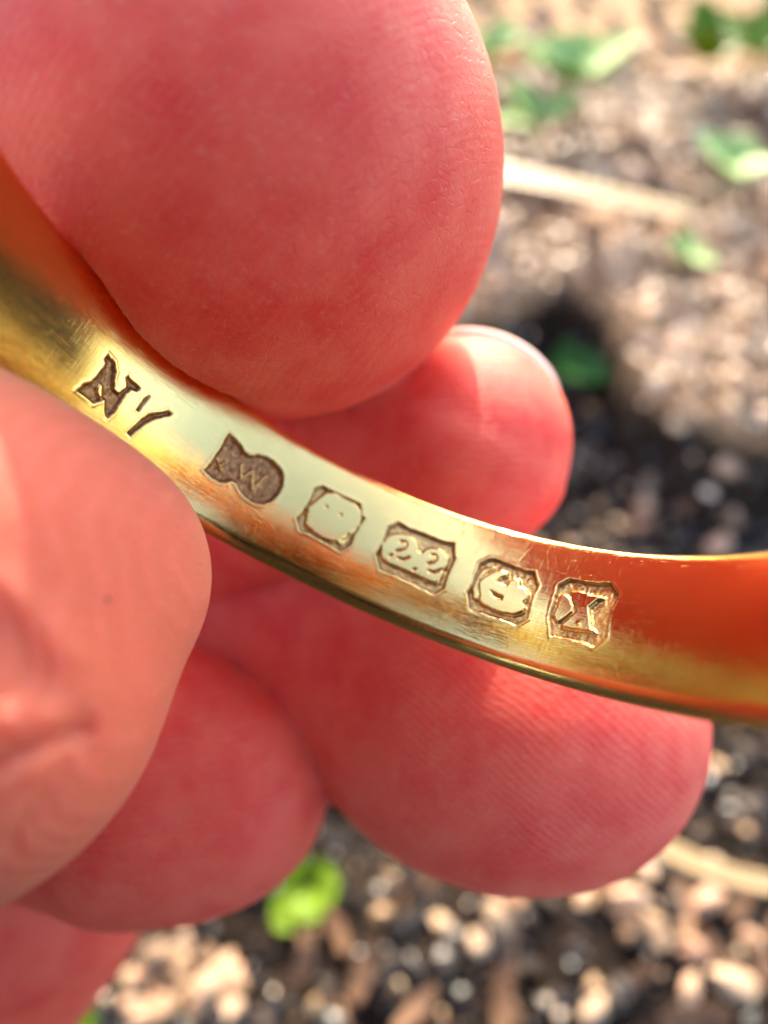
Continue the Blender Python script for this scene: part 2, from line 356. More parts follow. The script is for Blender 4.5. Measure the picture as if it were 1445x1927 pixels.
# ------------------------------------------------------------------ the hand (one continuous surface)
def skin_material():
    g = NT('skin')
    ob = g.n('TexCoord').outputs['Object']
    big = g.n('TexNoise', {'Vector': ob, 'Scale': 0.22, 'Detail': 4.0, 'Roughness': 0.55}).outputs[0]
    mot = g.n('TexNoise', {'Vector': ob, 'Scale': 1.1, 'Detail': 5.0, 'Roughness': 0.65}).outputs[0]
    col = g.ramp(big, [(0.30, (0.78, 0.066, 0.036)), (0.70, (0.86, 0.128, 0.082))])
    col = g.mix(g.math('MULTIPLY', mot, 0.5), col, (0.88, 0.25, 0.17))
    blot = g.n('TexNoise', {'Vector': ob, 'Scale': 0.45, 'Detail': 4.0, 'Roughness': 0.6}).outputs[0]
    col = g.mix(g.ramp(blot, [(0.42, (0, 0, 0)), (0.68, (0.75, 0.75, 0.75))]), col, (0.74, 0.042, 0.034))
    press_dim_fac = g.n('Attribute', None, attribute_name='press_dim').outputs['Fac']
    col = g.mix(g.math('MINIMUM', g.math('MULTIPLY', press_dim_fac, 0.80), 0.9), col, g.mix(blot, (0.44, 0.15, 0.085), (0.56, 0.29, 0.18)))  # peachy lower digit, also coloured dimmer to offset the strong light on it
    dry = g.n('TexNoise', {'Vector': g.n('Mapping', {'Vector': ob, 'Scale': (2.2, 7.0, 4.0), 'Rotation': (0.2, 0.4, 0.8)}).outputs[0], 'Scale': 1.5, 'Detail': 5.0, 'Roughness': 0.75}).outputs[0]
    dryf = g.ramp(dry, [(0.56, (0, 0, 0)), (0.68, (0.42, 0.42, 0.42))])
    col = g.mix(dryf, col, (0.84, 0.36, 0.29))
    g.set('Subsurface Weight', 1.0)
    g.set('Subsurface Radius', (2.6, 0.75, 0.42))
    g.set('Subsurface Scale', 0.85)
    g.set('Specular IOR Level', 0.24)
    ru = g.n('Attribute', None, attribute_name='ridge').outputs['Fac']
    amp = g.n('Attribute', None, attribute_name='ridge_amount').outputs['Fac']
    wob = g.n('TexNoise', {'Vector': ob, 'Scale': 0.7, 'Detail': 1.0}).outputs[0]
    ph = g.math('ADD', g.math('MULTIPLY', ru, 2 * math.pi / 0.26), g.math('MULTIPLY', wob, 9.0))
    gate = g.n('TexNoise', {'Vector': ob, 'Scale': 0.5, 'Detail': 2.0}).outputs[0]
    rid = g.math('MULTIPLY', g.math('MULTIPLY', g.math('SINE', ph), amp), g.ramp(gate, [(0.36, (0.35, 0.35, 0.35)), (0.6, (1, 1, 1))]))
    col = g.mix(g.math('MAXIMUM', g.math('MULTIPLY', rid, 0.20), 0.0), col, (0.84, 0.22, 0.18))
    pores = g.n('TexNoise', {'Vector': ob, 'Scale': 9.0, 'Detail': 5.0, 'Roughness': 0.7}).outputs[0]
    cr = g.n('TexVoronoi', {'Vector': g.n('Mapping', {'Vector': ob, 'Scale': (1, 1.6, 1.2), 'Rotation': (0.3, 0.2, 0.7)}).outputs[0], 'Scale': 2.2}, feature='DISTANCE_TO_EDGE').outputs[0]
    crk = g.math('MINIMUM', cr, 0.06)
    h = g.math('ADD', g.math('MULTIPLY', rid, 0.0075), g.math('MULTIPLY', pores, 0.022))
    h = g.math('ADD', h, g.math('MULTIPLY', crk, 0.25))
    g.set('Base Color', col)
    bp = g.n('Bump', {'Height': h, 'Distance': 1.0, 'Strength': 1.2})
    g.set('Normal', bp.outputs[0])
    g.set('Roughness', g.math('ADD', 0.40, g.math('MULTIPLY', mot, 0.16)))
    return g.m
SKIN = skin_material()

def px(x, y, d, r):                  # ball of a finger: centre seen at (x, y), d mm off, apparent radius r
    c = at(x, y, d); return (c, r * d / 1250)
RAX = RM[:, 2]                       # ring axis, from the far rim to the near rim
def clear(x, y, r, side, bulge):     # ball of r mm seen at (x, y) that rests on the plane of the far (-1) or the near (+1) rim
    d = at(x, y, 1.0) @ RAX; c0 = RC @ RAX
    D = ((-r + bulge if side < 0 else RW + r - bulge) + c0) / d
    return (at(x, y, D), r)
DIGITS = {
 # digit above the ring, its pad against the far rim
 'upper': dict(nodes=[clear(505, 352, 8.2, -1, .65), clear(470, 308, 8.4, -1, .65), clear(425, 270, 8.2, -1, .45), clear(60, 90, 9.2, -1, -.8), clear(-500, -150, 10.5, -1, -1)], k=0.6, zk=1.0, ridge=at(1500, 1500, 24), amt=0.55),
 # digit below left, its pad against the near rim
 'lower': dict(nodes=[px(135, 1085, 17.6, 252), px(60, 1105, 17.2, 300), px(-120, 1092, 16.0, 410), px(-130, 1270, 15.9, 420), px(-700, 1500, 22, 480)], k=0.8, zk=0.95, ridge=at(-1500, 1300, 19), amt=1.3),
 'middle': dict(nodes=[px(882, 818, 29, 176), px(870, 844, 29, 198), px(700, 870, 31.5, 222), px(420, 950, 38, 235), px(-60, 1050, 43, 280)], k=0.6, zk=0.95, ridge=at(800, -400, 31), amt=1.0),
 'ring': dict(nodes=[px(1036, 1358, 29.0, 280), px(982, 1344, 29.0, 312), px(900, 1318, 29.4, 310), px(640, 1190, 36, 245), px(330, 1130, 44, 265), px(-150, 1200, 47, 300)], k=0.6, zk=0.84, ridge=at(300, 2100, 30), amt=1.0),
 'little': dict(nodes=[px(432, 1485, 29.0, 185), px(385, 1490, 29.2, 212), px(280, 1465, 29.6, 252), px(60, 1400, 34, 255), px(-250, 1380, 42, 280)], k=0.6, zk=0.9, ridge=at(500, 3300, 31), amt=1.0),
}
PALM = [px(0, 1650, 41, 285), px(-230, 1880, 41, 330), px(-500, 1500, 45, 520), px(-650, 1000, 45, 560), px(-620, 500, 40, 560), px(-420, 1250, 46, 400)]
WRIST = [px(-900, 1000, 45, 640), px(-1900, 900, 50, 640), px(-2600, 850, 54, 680)]
def smin(a, b, k):
    h = np.clip(0.5 + 0.5 * (b - a) / k, 0, 1)
    return b + (a - b) * h - k * h * (1 - h)

def surface_nets(F, org, h):
    s = F < 0
    nx, ny, nz = F.shape
    cs = np.zeros((nx - 1, ny - 1, nz - 1), np.uint8)
    for i in (0, 1):
        for j in (0, 1):
            for k in (0, 1):
                cs += s[i:nx - 1 + i, j:ny - 1 + j, k:nz - 1 + k]
    act = (cs > 0) & (cs < 8)
    ijk = np.argwhere(act)
    vid = np.full(act.shape, -1, np.int32); vid[act] = np.arange(len(ijk))
    acc = np.zeros((len(ijk), 3)); cnt = np.zeros(len(ijk))
    cor = [np.array(c) for c in ((0,0,0),(1,0,0),(0,1,0),(1,1,0),(0,0,1),(1,0,1),(0,1,1),(1,1,1))]
    for ax in range(3):
        for a in cor:
            if a[ax]: continue
            b = a.copy(); b[ax] = 1
            fa = F[tuple((ijk + a).T)]; fb = F[tuple((ijk + b).T)]
            m = (fa < 0) != (fb < 0)
            t = fa[m] / (fa[m] - fb[m])
            acc[m] += a + (b - a) * t[:, None]; cnt[m] += 1
    V = org + h * (ijk + acc / cnt[:, None])
    quads = []
    for ax in range(3):
        sl0 = [slice(None)] * 3; sl1 = [slice(None)] * 3
        sl0[ax] = slice(0, -1); sl1[ax] = slice(1, None)
        A = s[tuple(sl0)]; B = s[tuple(sl1)]
        e = np.argwhere(A != B); inner = A[tuple(e.T)]
        o1, o2 = [q for q in range(3) if q != ax]
        ok = (e[:, o1] > 0) & (e[:, o2] > 0) & (e[:, o1] < F.shape[o1] - 1) & (e[:, o2] < F.shape[o2] - 1)
        e = e[ok]; inner = inner[ok]
        d1 = np.zeros(3, int); d1[o1] = 1; d2 = np.zeros(3, int); d2[o2] = 1
        q = np.stack([vid[tuple((e - d1 - d2).T)], vid[tuple((e - d2).T)], vid[tuple(e.T)], vid[tuple((e - d1).T)]], 1)
        flip = inner if ax != 1 else ~inner
        q[~flip] = q[~flip][:, ::-1]
        quads.append(q)
    return V, np.concatenate(quads)

def build_hand():
    h = 0.20
    lo = np.array([-66., -33., -62.]); hi = np.array([14.5, 27., -8.])
    n = np.ceil((hi - lo) / h).astype(int)
    ax = [(lo[i] + h * np.arange(n[i])).astype(np.float32) for i in range(3)]
    BIG = np.float32(6.0)
    def chain(nodes, k, zk, ends=True):
        F = np.full(tuple(n), BIG, np.float32)
        segs = list(zip(nodes[:-1], nodes[1:])) if len(nodes) > 1 else [(nodes[0], nodes[0])]
        for (a, ra), (b, rb) in segs:
            m = max(ra, rb) + 4.0
            i0 = np.clip(np.floor((np.minimum(a, b) - m - lo) / h).astype(int), 0, n - 1)
            i1 = np.clip(np.ceil((np.maximum(a, b) + m - lo) / h).astype(int), 1, n)
            if (i1 <= i0).any(): continue
            X, Y, Z = np.meshgrid(*[ax[q][i0[q]:i1[q]] for q in range(3)], indexing='ij', sparse=True)
            sc = np.array([1, 1, 1 / zk]); ba = (b - a) * sc
            dx, dy, dz = X - np.float32(a[0]), Y - np.float32(a[1]), (Z - np.float32(a[2])) * np.float32(sc[2])
            L = float(ba @ ba)
            t = np.clip((dx * np.float32(ba[0]) + dy * np.float32(ba[1]) + dz * np.float32(ba[2])) / np.float32(max(L, 1e-9)), 0, 1)
            d = np.sqrt((dx - t * np.float32(ba[0])) ** 2 + (dy - t * np.float32(ba[1])) ** 2 + (dz - t * np.float32(ba[2])) ** 2) - (np.float32(ra) + t * np.float32(rb - ra))
            sl = tuple(slice(i0[q], i1[q]) for q in range(3))
            F[sl] = smin(F[sl], d.astype(np.float32), np.float32(k))
        return F
    T = None; best = None; who = None
    for q, (nm, D) in enumerate(DIGITS.items()):
        F = chain(D['nodes'], D['k'], D['zk'])
        if T is None: T = F.copy(); best = F.copy(); who = np.zeros(tuple(n), np.int8)
        else:
            m = F < best; who[m] = q; best[m] = F[m]
            T = smin(T, F, np.float32(0.22))
    P = None
    for (c, r) in PALM:
        F = chain([(c, r)], 1.0, 0.8)
        P = F if P is None else smin(P, F, np.float32(5.0))
    P = smin(P, chain(WRIST, 3.0, 0.85), np.float32(5.0))
    T = smin(T, P, np.float32(3.0))
    # flesh gives way to the metal it presses on
    i0 = [0, 0, 0]
    G = np.stack(np.meshgrid(*ax, indexing='ij'), -1).reshape(-1, 3)
    near = np.abs(T.ravel()) < 2.5
    rs = ring_sdf(G[near].astype(np.float64)) - 0.03
    t = T.ravel()[near]
    kk = 0.25; hh = np.clip(0.5 - 0.5 * (-rs - t) / kk, 0, 1)
    tt = T.ravel().copy(); tt[near] = (-rs) * (1 - hh) + t * hh + kk * hh * (1 - hh); T = tt.reshape(tuple(n))
    del G
    V, Q = surface_nets(T, lo, h)
    # two rounds of smoothing along the surface
    e = np.concatenate([Q[:, [0, 1]], Q[:, [1, 2]], Q[:, [2, 3]], Q[:, [3, 0]]])
    for _ in range(4):
        acc = np.zeros_like(V); cnt = np.zeros(len(V))
        for k in range(3):
            acc[:, k] = np.bincount(e[:, 0], V[e[:, 1], k], len(V)) + np.bincount(e[:, 1], V[e[:, 0], k], len(V))
        cnt = np.bincount(e[:, 0], minlength=len(V)) + np.bincount(e[:, 1], minlength=len(V))
        V = 0.4 * V + 0.6 * acc / np.maximum(cnt, 1)[:, None]
    ii = np.clip(np.round((V - lo) / h).astype(int), 0, n - 1)
    wv = who[tuple(ii.T)]
    fn = np.cross(V[Q[:, 2]] - V[Q[:, 0]], V[Q[:, 3]] - V[Q[:, 1]])
    N = np.zeros_like(V)
    for k in range(4):
        for c in range(3): N[:, c] += np.bincount(Q[:, k], fn[:, c], len(V))
    N /= np.linalg.norm(N, axis=1)[:, None] + 1e-9
    # folds of the bent joint on the lower digit: grooves and the rolls between them
    m = (wv == 1) & (N[:, 2] > 0.0)
    sx = 722.5 + 1250 * V[:, 0] / -V[:, 2]; sy = 963.5 - 1250 * V[:, 1] / -V[:, 2]
    SP = np.stack([sx, sy], 1)
    disp = np.zeros(len(V))
    for line, wd, amt in FOLDS:
        d = seg_dist(SP[m], line, False); disp[m] += amt * np.exp(-(d / wd) ** 2)
    V = V + N * disp[:, None]
    press_dim_amt = np.exp(-(np.maximum(ring_sdf(V), 0) / 1.6) ** 1.2) * (wv == 1) + 0.6 * (wv == 1)  # pressed skin by the ring, plus whole-digit darkening against too much light
    rid = np.zeros(len(V)); am = np.zeros(len(V))
    for q, D in enumerate(DIGITS.values()):
        s = wv == q
        rid[s] = np.linalg.norm(V[s] - D['ridge'], axis=1); am[s] = D['amt']
    o = mesh_obj('hand', cw(V), Q, SKIN, None, True, {'ridge': rid, 'ridge_amount': am, 'press_dim': press_dim_amt})
    tag(o, 'bare hand with pink fingers pinching the gold ring by its rims', 'hand')
    return o
FOLDS = [([(-60, 1470), (0, 1440), (60, 1408), (110, 1390), (175, 1372)], 9, -0.34),
         ([(0, 1180), (60, 1270), (120, 1350), (150, 1385)], 46, -0.10),
         ([(-40, 1360), (30, 1355), (100, 1345)], 36, 0.18),
         ([(20, 1600), (70, 1500), (110, 1420)], 16, -0.10),
         ([(80, 1540), (120, 1470), (140, 1400)], 12, -0.07),
         ([(0, 1540), (60, 1480), (100, 1430)], 22, 0.10), ([(-40, 1500), (40, 1450), (130, 1412)], 14, 0.10),
         ([(-20, 1080), (60, 1150), (130, 1230)], 30, 0.10)]
hand = build_hand()
def build_nail(c, r, dn, ang_w, ang_l, axis):
    g = NT('nail'); g.set('Base Color', (0.85, 0.66, 0.56, 1)); g.set('Roughness', 0.3)
    g.set('Subsurface Weight', 0.6); g.set('Subsurface Radius', (1.0, .5, .3)); g.set('Subsurface Scale', 0.5)
    dn = np.array(dn, float); dn /= np.linalg.norm(dn)
    ax = np.array(axis, float); ax -= dn * (ax @ dn); ax /= np.linalg.norm(ax); sd_ = np.cross(dn, ax)
    V = []; n = 22
    for lay in (0.42, -0.15):
        for i in range(n + 1):
            for j in range(n + 1):
                a = (2 * i / n - 1); b = (2 * j / n - 1)
                u = a * math.sqrt(1 - b * b / 2) * ang_l; v = b * math.sqrt(1 - a * a / 2) * ang_w
                d = dn + math.tan(u) * ax * .9 + math.tan(v) * sd_; d /= np.linalg.norm(d)
                V.append(c + d * (r + lay))
    m = (n + 1) ** 2; F = []
    for i in range(n):
        for j in range(n):
            q = i * (n + 1) + j; F.append((q, q + 1, q + n + 2, q + n + 1)); F.append((m + q, m + q + n + 1, m + q + n + 2, m + q + 1))
    rim = list(range(n + 1)) + [i * (n + 1) + n for i in range(1, n + 1)] + [n * (n + 1) + j for j in range(n - 1, -1, -1)] + [i * (n + 1) for i in range(n - 1, 0, -1)]
    for p, q in zip(rim, rim[1:] + rim[:1]): F.append((q, p, p + m, q + m))
    return mesh_obj('fingernail', cw(np.array(V)), F, g.m, hand)
build_nail(at(872, 838, 29.0), 196 * 29 / 1250, (0.42, 0.74, -0.52), 0.95, 0.75, (0.9, 0.3, 0.3))
# a dark speck of dirt stuck to the lower digit
from mathutils.bvhtree import BVHTree
def on_hand(x, y):
    me = hand.data
    o = Vector(cw(np.zeros(3))); d = (Vector(cw(at(x, y, 1.0))) - o).normalized()
    t = BVHTree.FromPolygons([v.co for v in me.vertices], [p.vertices for p in me.polygons])
    hit, nrm, _, _ = t.ray_cast(o, d)
    return np.array(hit), np.array(nrm)
def speck(x, y, s):
    hit, nrm = on_hand(x, y)
    g = NT('dirt'); g.set('Base Color', (0.05, 0.03, 0.025, 1)); g.set('Roughness', 0.8)
    t = np.cross(nrm, [0.3, 0.9, 0.1]); t /= np.linalg.norm(t); b = np.cross(nrm, t)
    V = [hit + nrm * .03 * s / .15]; F = []
    n = 12
    for k in range(n):
        a = 6.2832 * k / n; rr = s * (1 + .25 * math.sin(2 * a + .6) + .12 * math.sin(5 * a))
        V.append(hit + t * rr * math.cos(a) + b * rr * .75 * math.sin(a) - nrm * .03)
    for k in range(n): F.append((0, 1 + k, 1 + (k + 1) % n))
    F.append(tuple(range(n, 0, -1)))
    mesh_obj('dirt_speck', V, F, g.m, hand)
speck(203, 1128, 0.13)
# ------------------------------------------------------------------ the phone that takes the picture (it shows in the gold and shades the hand)
def build_phone():
    g = NT('phone_back'); g.set('Base Color', (0.035, 0.036, 0.040, 1)); g.set('Roughness', 0.35); g.set('Specular IOR Level', 0.5)
    gl = NT('lens_glass'); gl.set('Base Color', (0.006, 0.006, 0.01, 1)); gl.set('Roughness', 0.05)
    x0, x1, y0, y1, z0, z1 = -60.0, 11.5, -135.0, 10.5, 9.0, 17.0
    def slab(xa, xb, ya, yb, za, zb, rad, n=8, bev=0.8):
        ring = []
        for cx, cy, a0 in ((xb - rad, yb - rad, 0), (xa + rad, yb - rad, 90), (xa + rad, ya + rad, 180), (xb - rad, ya + rad, 270)):
            for k in range(n + 1):
                a = R_(a0 + 90 * k / n); ring.append((cx, cy, math.cos(a), math.sin(a)))
        V = []; m = len(ring)
        for inset, z in ((bev, za), (0.25 * bev, za + .3 * bev), (0, za + bev), (0, zb - bev), (0.25 * bev, zb - .3 * bev), (bev, zb)):
            for cx, cy, c, s in ring: V.append((cx + c * (rad - inset), cy + s * (rad - inset), z))
        F = [(i * m + j, i * m + (j + 1) % m, (i + 1) * m + (j + 1) % m, (i + 1) * m + j) for i in range(5) for j in range(m)]
        F += [tuple(range(m))[::-1], tuple(range(5 * m, 6 * m))]
        return np.array(V), F
    V, F = slab(x0, x1, y0, y1, z0, z1, 10)
    root = mesh_obj('phone', cw(V), F, g.m, None, False)
    tag(root, 'dark phone held just over the ring, its lens turned down to the hand', 'phone')
    V, F = slab(-24, 9.5, -24, 8.5, z0 - 1.2, z0 - 0.01, 8)
    mesh_obj('camera_bump', cw(V), F, g.m, root, False)
    for cx, cy in ((0.0, 0.0), (0.0, -15.0), (-14.0, -7.5)):
        V = []; F = []; n = 32
        for r, z in ((5.2, z0 - 1.21), (5.2, z0 - 2.0), (4.6, z0 - 2.2), (4.2, z0 - 2.2), (4.2, z0 - 1.9)):
            V += [(cx + r * math.cos(6.28318 * k / n), cy + r * math.sin(6.28318 * k / n), z) for k in range(n)]
        F = [(i * n + k, i * n + (k + 1) % n, (i + 1) * n + (k + 1) % n, (i + 1) * n + k) for i in range(4) for k in range(n)] + [tuple(range(4 * n, 5 * n))]
        mesh_obj('camera_lens', cw(np.array(V)), F, gl.m, root, False)
build_phone()
# ------------------------------------------------------------------ the soil and what lies on it
rnd = random.Random(11); rg = np.random.default_rng(11)
def on_ground(x, y, z=0.0):          # the point of the plane at height z seen at (x, y)
    d = CM @ np.array([(x - 722.5) / 1250, -(y - 963.5) / 1250, -1.0])
    t = (z - CAM_H) / d[2]; p = d * t; p[2] += CAM_H
    return p
# bank line: mulch lies higher beyond it, its step shades the bare soil in front
BANK = np.array([on_ground(x, y, 12)[:2] for x, y in ((-900, 700), (300, 640), (820, 660), (960, 640), (1070, 590), (1150, 660), (1210, 800), (1290, 860), (1500, 900), (2400, 940))])
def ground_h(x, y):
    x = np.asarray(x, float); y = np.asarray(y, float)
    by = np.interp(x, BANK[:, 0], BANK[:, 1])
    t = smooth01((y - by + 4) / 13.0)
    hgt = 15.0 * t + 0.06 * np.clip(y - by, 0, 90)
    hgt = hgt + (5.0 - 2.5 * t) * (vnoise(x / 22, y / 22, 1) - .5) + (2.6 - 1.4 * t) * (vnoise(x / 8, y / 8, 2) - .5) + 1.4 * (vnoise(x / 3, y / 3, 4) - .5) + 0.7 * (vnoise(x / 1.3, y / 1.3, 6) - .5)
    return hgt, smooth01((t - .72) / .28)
def soil_material():
    g = NT('soil')
    ob = g.n('TexCoord').outputs['Object']
    a = g.n('TexNoise', {'Vector': ob, 'Scale': 0.35, 'Detail': 8.0, 'Roughness': 0.7}).outputs[0]
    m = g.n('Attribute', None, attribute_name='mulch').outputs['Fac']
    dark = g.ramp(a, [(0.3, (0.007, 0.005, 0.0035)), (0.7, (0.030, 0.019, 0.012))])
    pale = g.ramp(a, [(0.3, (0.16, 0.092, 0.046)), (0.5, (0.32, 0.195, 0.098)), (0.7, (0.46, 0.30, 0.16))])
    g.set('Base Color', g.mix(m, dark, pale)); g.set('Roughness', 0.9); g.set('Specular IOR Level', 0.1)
    bp = g.n('Bump', {'Height': a, 'Distance': 0.8, 'Strength': 0.8}); g.set('Normal', bp.outputs[0])
    return g.m
def build_ground():
    def axis(lo, hi, st, far):
        core = np.arange(lo, hi, st)
        k = np.array([1.06 ** i for i in range(1, 60)]); s = np.cumsum(k * st * 1.2); s = s * far / s[-1]
        return np.concatenate([lo - s[::-1], core, hi + s])
    X = axis(-110, 125, 0.8, 4000); Y = axis(-90, 200, 0.8, 4000)
    XX, YY = np.meshgrid(X, Y, indexing='ij')
    H, t = ground_h(XX, YY)
    V = np.stack([XX, YY, H], -1).reshape(-1, 3)
    idx = np.arange(V.shape[0]).reshape(XX.shape)
    Q = np.stack([idx[:-1, :-1], idx[1:, :-1], idx[1:, 1:], idx[:-1, 1:]], -1).reshape(-1, 4)
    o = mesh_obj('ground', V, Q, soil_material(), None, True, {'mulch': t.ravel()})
    tag(o, 'dark crumbly garden soil with a pale mulch bank', None, None, 'structure')
build_ground()

def chip_material(name, stops, rough, spec=0.5):
    g = NT(name)
    ob = g.n('TexCoord').outputs['Object']
    rn = g.n('ObjectInfo').outputs['Random']
    at_ = g.n('Attribute', None, attribute_name='tone').outputs['Fac']
    v = g.n('TexNoise', {'Vector': ob, 'Scale': 1.2, 'Detail': 5.0}).outputs[0]
    f = g.math('ADD', g.math('MULTIPLY', g.math('FRACT', g.math('ADD', rn, at_)), 0.8), g.math('MULTIPLY', v, 0.25))
    g.set('Base Color', g.ramp(f, stops)); g.set('Roughness', rough); g.set('Specular IOR Level', spec)
    bp = g.n('Bump', {'Height': v, 'Distance': 0.3, 'Strength': 0.6}); g.set('Normal', bp.outputs[0])
    return g.m
STONE = chip_material('stone', [(0.0, (0.12, 0.07, 0.04)), (0.35, (0.31, 0.20, 0.115)), (0.6, (0.46, 0.31, 0.19)), (0.8, (0.42, 0.22, 0.13)), (1.0, (0.60, 0.46, 0.30))], 0.5, 0.3)
GRIT = chip_material('grit', [(0.0, (0.06, 0.032, 0.016)), (0.25, (0.24, 0.14, 0.07)), (0.7, (0.50, 0.32, 0.165)), (1.0, (0.80, 0.62, 0.40))], 0.25, 0.5)
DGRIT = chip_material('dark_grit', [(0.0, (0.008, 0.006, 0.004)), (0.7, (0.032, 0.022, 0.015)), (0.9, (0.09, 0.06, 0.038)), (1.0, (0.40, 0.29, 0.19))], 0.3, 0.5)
BARK = chip_material('bark', [(0.0, (0.05, 0.025, 0.013)), (0.5, (0.17, 0.09, 0.048)), (0.8, (0.32, 0.18, 0.10)), (1.0, (0.40, 0.25, 0.135))], 0.7, 0.2)

ICO_V = []; ph = (1 + 5 ** .5) / 2
for a, b in ((-1, ph), (1, ph), (-1, -ph), (1, -ph)): ICO_V += [(a, b, 0), (0, a, b), (b, 0, a)]
ICO_V = np.array(ICO_V) / math.hypot(1, ph)
def hull_faces(V):
    F = []
    for i in range(12):
        for j in range(i + 1, 12):
            for k in range(j + 1, 12):
                e = [np.linalg.norm(V[p] - V[q]) for p, q in ((i, j), (j, k), (i, k))]
                if max(e) < 1.2:
                    nrm = np.cross(V[j] - V[i], V[k] - V[i])
                    F.append((i, j, k) if nrm @ V[i] > 0 else (i, k, j))
    return np.array(F)
ICO_F = hull_faces(ICO_V)
def rand_rot(n):
    q = rg.normal(size=(n, 4)); q /= np.linalg.norm(q, axis=1)[:, None]
    w_, x, y, z = q.T
    return np.stack([np.stack([1-2*(y*y+z*z), 2*(x*y-z*w_), 2*(x*z+y*w_)], -1), np.stack([2*(x*y+z*w_), 1-2*(x*x+z*z), 2*(y*z-x*w_)], -1), np.stack([2*(x*z-y*w_), 2*(y*z+x*w_), 1-2*(x*x+y*y)], -1)], 1)
def scatter(name, n, mat, size, region, label):
    X = rg.uniform(-85, 130, n * 4); Y = rg.uniform(-70, 190, n * 4)
    H, t = ground_h(X, Y)
    pr = region(t); k = np.where(rg.random(n * 4) < pr)[0][:n]
    X, Y, H = X[k], Y[k], H[k]; m = len(k)
    s = size[0] * (size[1] / size[0]) ** (rg.random(m) ** 1.8)
    B = ICO_V[None] * (1 + 0.28 * (rg.random((m, 12, 1)) - .5)) * (s[:, None, None] * np.array([1, .78, .6]))
    B = np.einsum('nij,nkj->nki', rand_rot(m), B)
    V = (B + np.stack([X, Y, H + s * .25], -1)[:, None]).reshape(-1, 3)
    F = (ICO_F[None] + 12 * np.arange(m)[:, None, None]).reshape(-1, 3)
    o = mesh_obj(name, V, F, mat, None, False, {'tone': np.repeat(rg.random(m), 12)})
    tag(o, label, None, None, 'stuff')
scatter('gravel', 15000, GRIT, (0.45, 2.2), lambda t: 0.06 + 0.94 * t, 'pale tan grit and wood crumbs over the mulch bank')
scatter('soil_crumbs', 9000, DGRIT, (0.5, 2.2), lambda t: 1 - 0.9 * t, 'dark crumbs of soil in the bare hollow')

QUARTZ = chip_material('quartz', [(0.0, (0.60, 0.42, 0.26)), (0.5, (0.80, 0.62, 0.44)), (1.0, (0.85, 0.76, 0.62))], 0.16, 1.0)
scatter('sand_grains', 2200, QUARTZ, (0.4, 1.5), lambda t: 0.14 + 0.86 * t, 'glinting pale sand grains strewn over soil and mulch')

# stones and bark chips large enough to tell apart
def stone_mesh(seed):
    r = np.random.default_rng(seed)
    V = [tuple(v) for v in ICO_V]; F = [tuple(f) for f in ICO_F]; mid = {}
    def m_(a, b):
        k = (min(a, b), max(a, b))
        if k not in mid:
            p = np.array(V[a]) + np.array(V[b]); V.append(tuple(p / np.linalg.norm(p))); mid[k] = len(V) - 1
        return mid[k]
    G = []
    for a, b, c in F:
        x, y, z = m_(a, b), m_(b, c), m_(a, c); G += [(a, x, z), (x, b, y), (z, y, c), (x, y, z)]
    V = np.array(V); dirs = r.normal(size=(9, 3)); dirs /= np.linalg.norm(dirs, axis=1)[:, None]; off = r.uniform(.45, .9, 9)
    for d, o in zip(dirs, off):
        t = V @ d; V = V - np.maximum(t - o, 0)[:, None] * d
    V *= np.array([1, r.uniform(.5, .9), r.uniform(.4, .75)])
    return V, np.array(G)
STONES = [stone_mesh(s) for s in range(6)]
def bark_mesh(seed):
    r = np.random.default_rng(seed); n = 6
    top = [(2 * (i / (n - 1)) - 1, (.34 + r.uniform(-.12, .1)) * math.sin(math.pi * (0.12 + .76 * i / (n - 1))) ** .5) for i in range(n)]
    V = []
    for z in (-.09, .09):
        for x, w_ in top:
            V += [(x, w_ + r.uniform(-.03, .03), z + .18 * x * x + r.uniform(-.03, .03)), (x + r.uniform(-.05, .05), -w_ + r.uniform(-.03, .03), z + .18 * x * x + r.uniform(-.03, .03))]
    F = []; k = 2 * n
    for i in range(n - 1):
        a = 2 * i; F += [(a, a + 1, a + 3, a + 2), (k + a, k + a + 2, k + a + 3, k + a + 1), (a, a + 2, k + a + 2, k + a), (a + 1, k + a + 1, k + a + 3, a + 3)]
    F += [(0, k, k + 1, 1), (k - 2, k - 1, 2 * k - 1, 2 * k - 2)]
    return np.array(V), F
BARKS = [bark_mesh(s) for s in range(5)]
protos = {}
def place(kind, x, y, size, label, group, mat, shapes, name):
    i = rnd.randrange(len(shapes)); key = (name, i)
    if key not in protos:
        V, F = shapes[i]
        o = mesh_obj(name, V, F, mat, None, False)
        protos[key] = o
    else:
        o = protos[key].copy(); C.objects.link(o)
    zz, _ = ground_h(np.array([x]), np.array([y]))
    o.location = (x, y, float(zz[0]) + size * (.30 if name == 'pebble' else .28))
    o.rotation_euler = (rnd.uniform(-.4, .4), rnd.uniform(-.4, .4), rnd.uniform(0, 6.28)); o.scale = (size,) * 3
    return tag(o, label, kind, group)
def gpt(x, y):
    z = 0.0
    for _ in range(6):
        p = on_ground(x, y, z); z = float(ground_h(p[:1], p[1:2])[0][0])
    return p[0], p[1]
def many(area, kind, spots, label, group):
    for x, y, s in spots:
        gx, gy = gpt(x, y)
        if kind == 'pebble': place('pebble', gx, gy, s, label, group, STONE, STONES, 'pebble')
        else: place('bark chip', gx, gy, s, label, group, BARK, BARKS, 'bark_chip')
def rand_spots(n, x0, x1, y0, y1, a, b): return [(rnd.uniform(x0, x1), rnd.uniform(y0, y1), rnd.uniform(a, b)) for _ in range(n)]
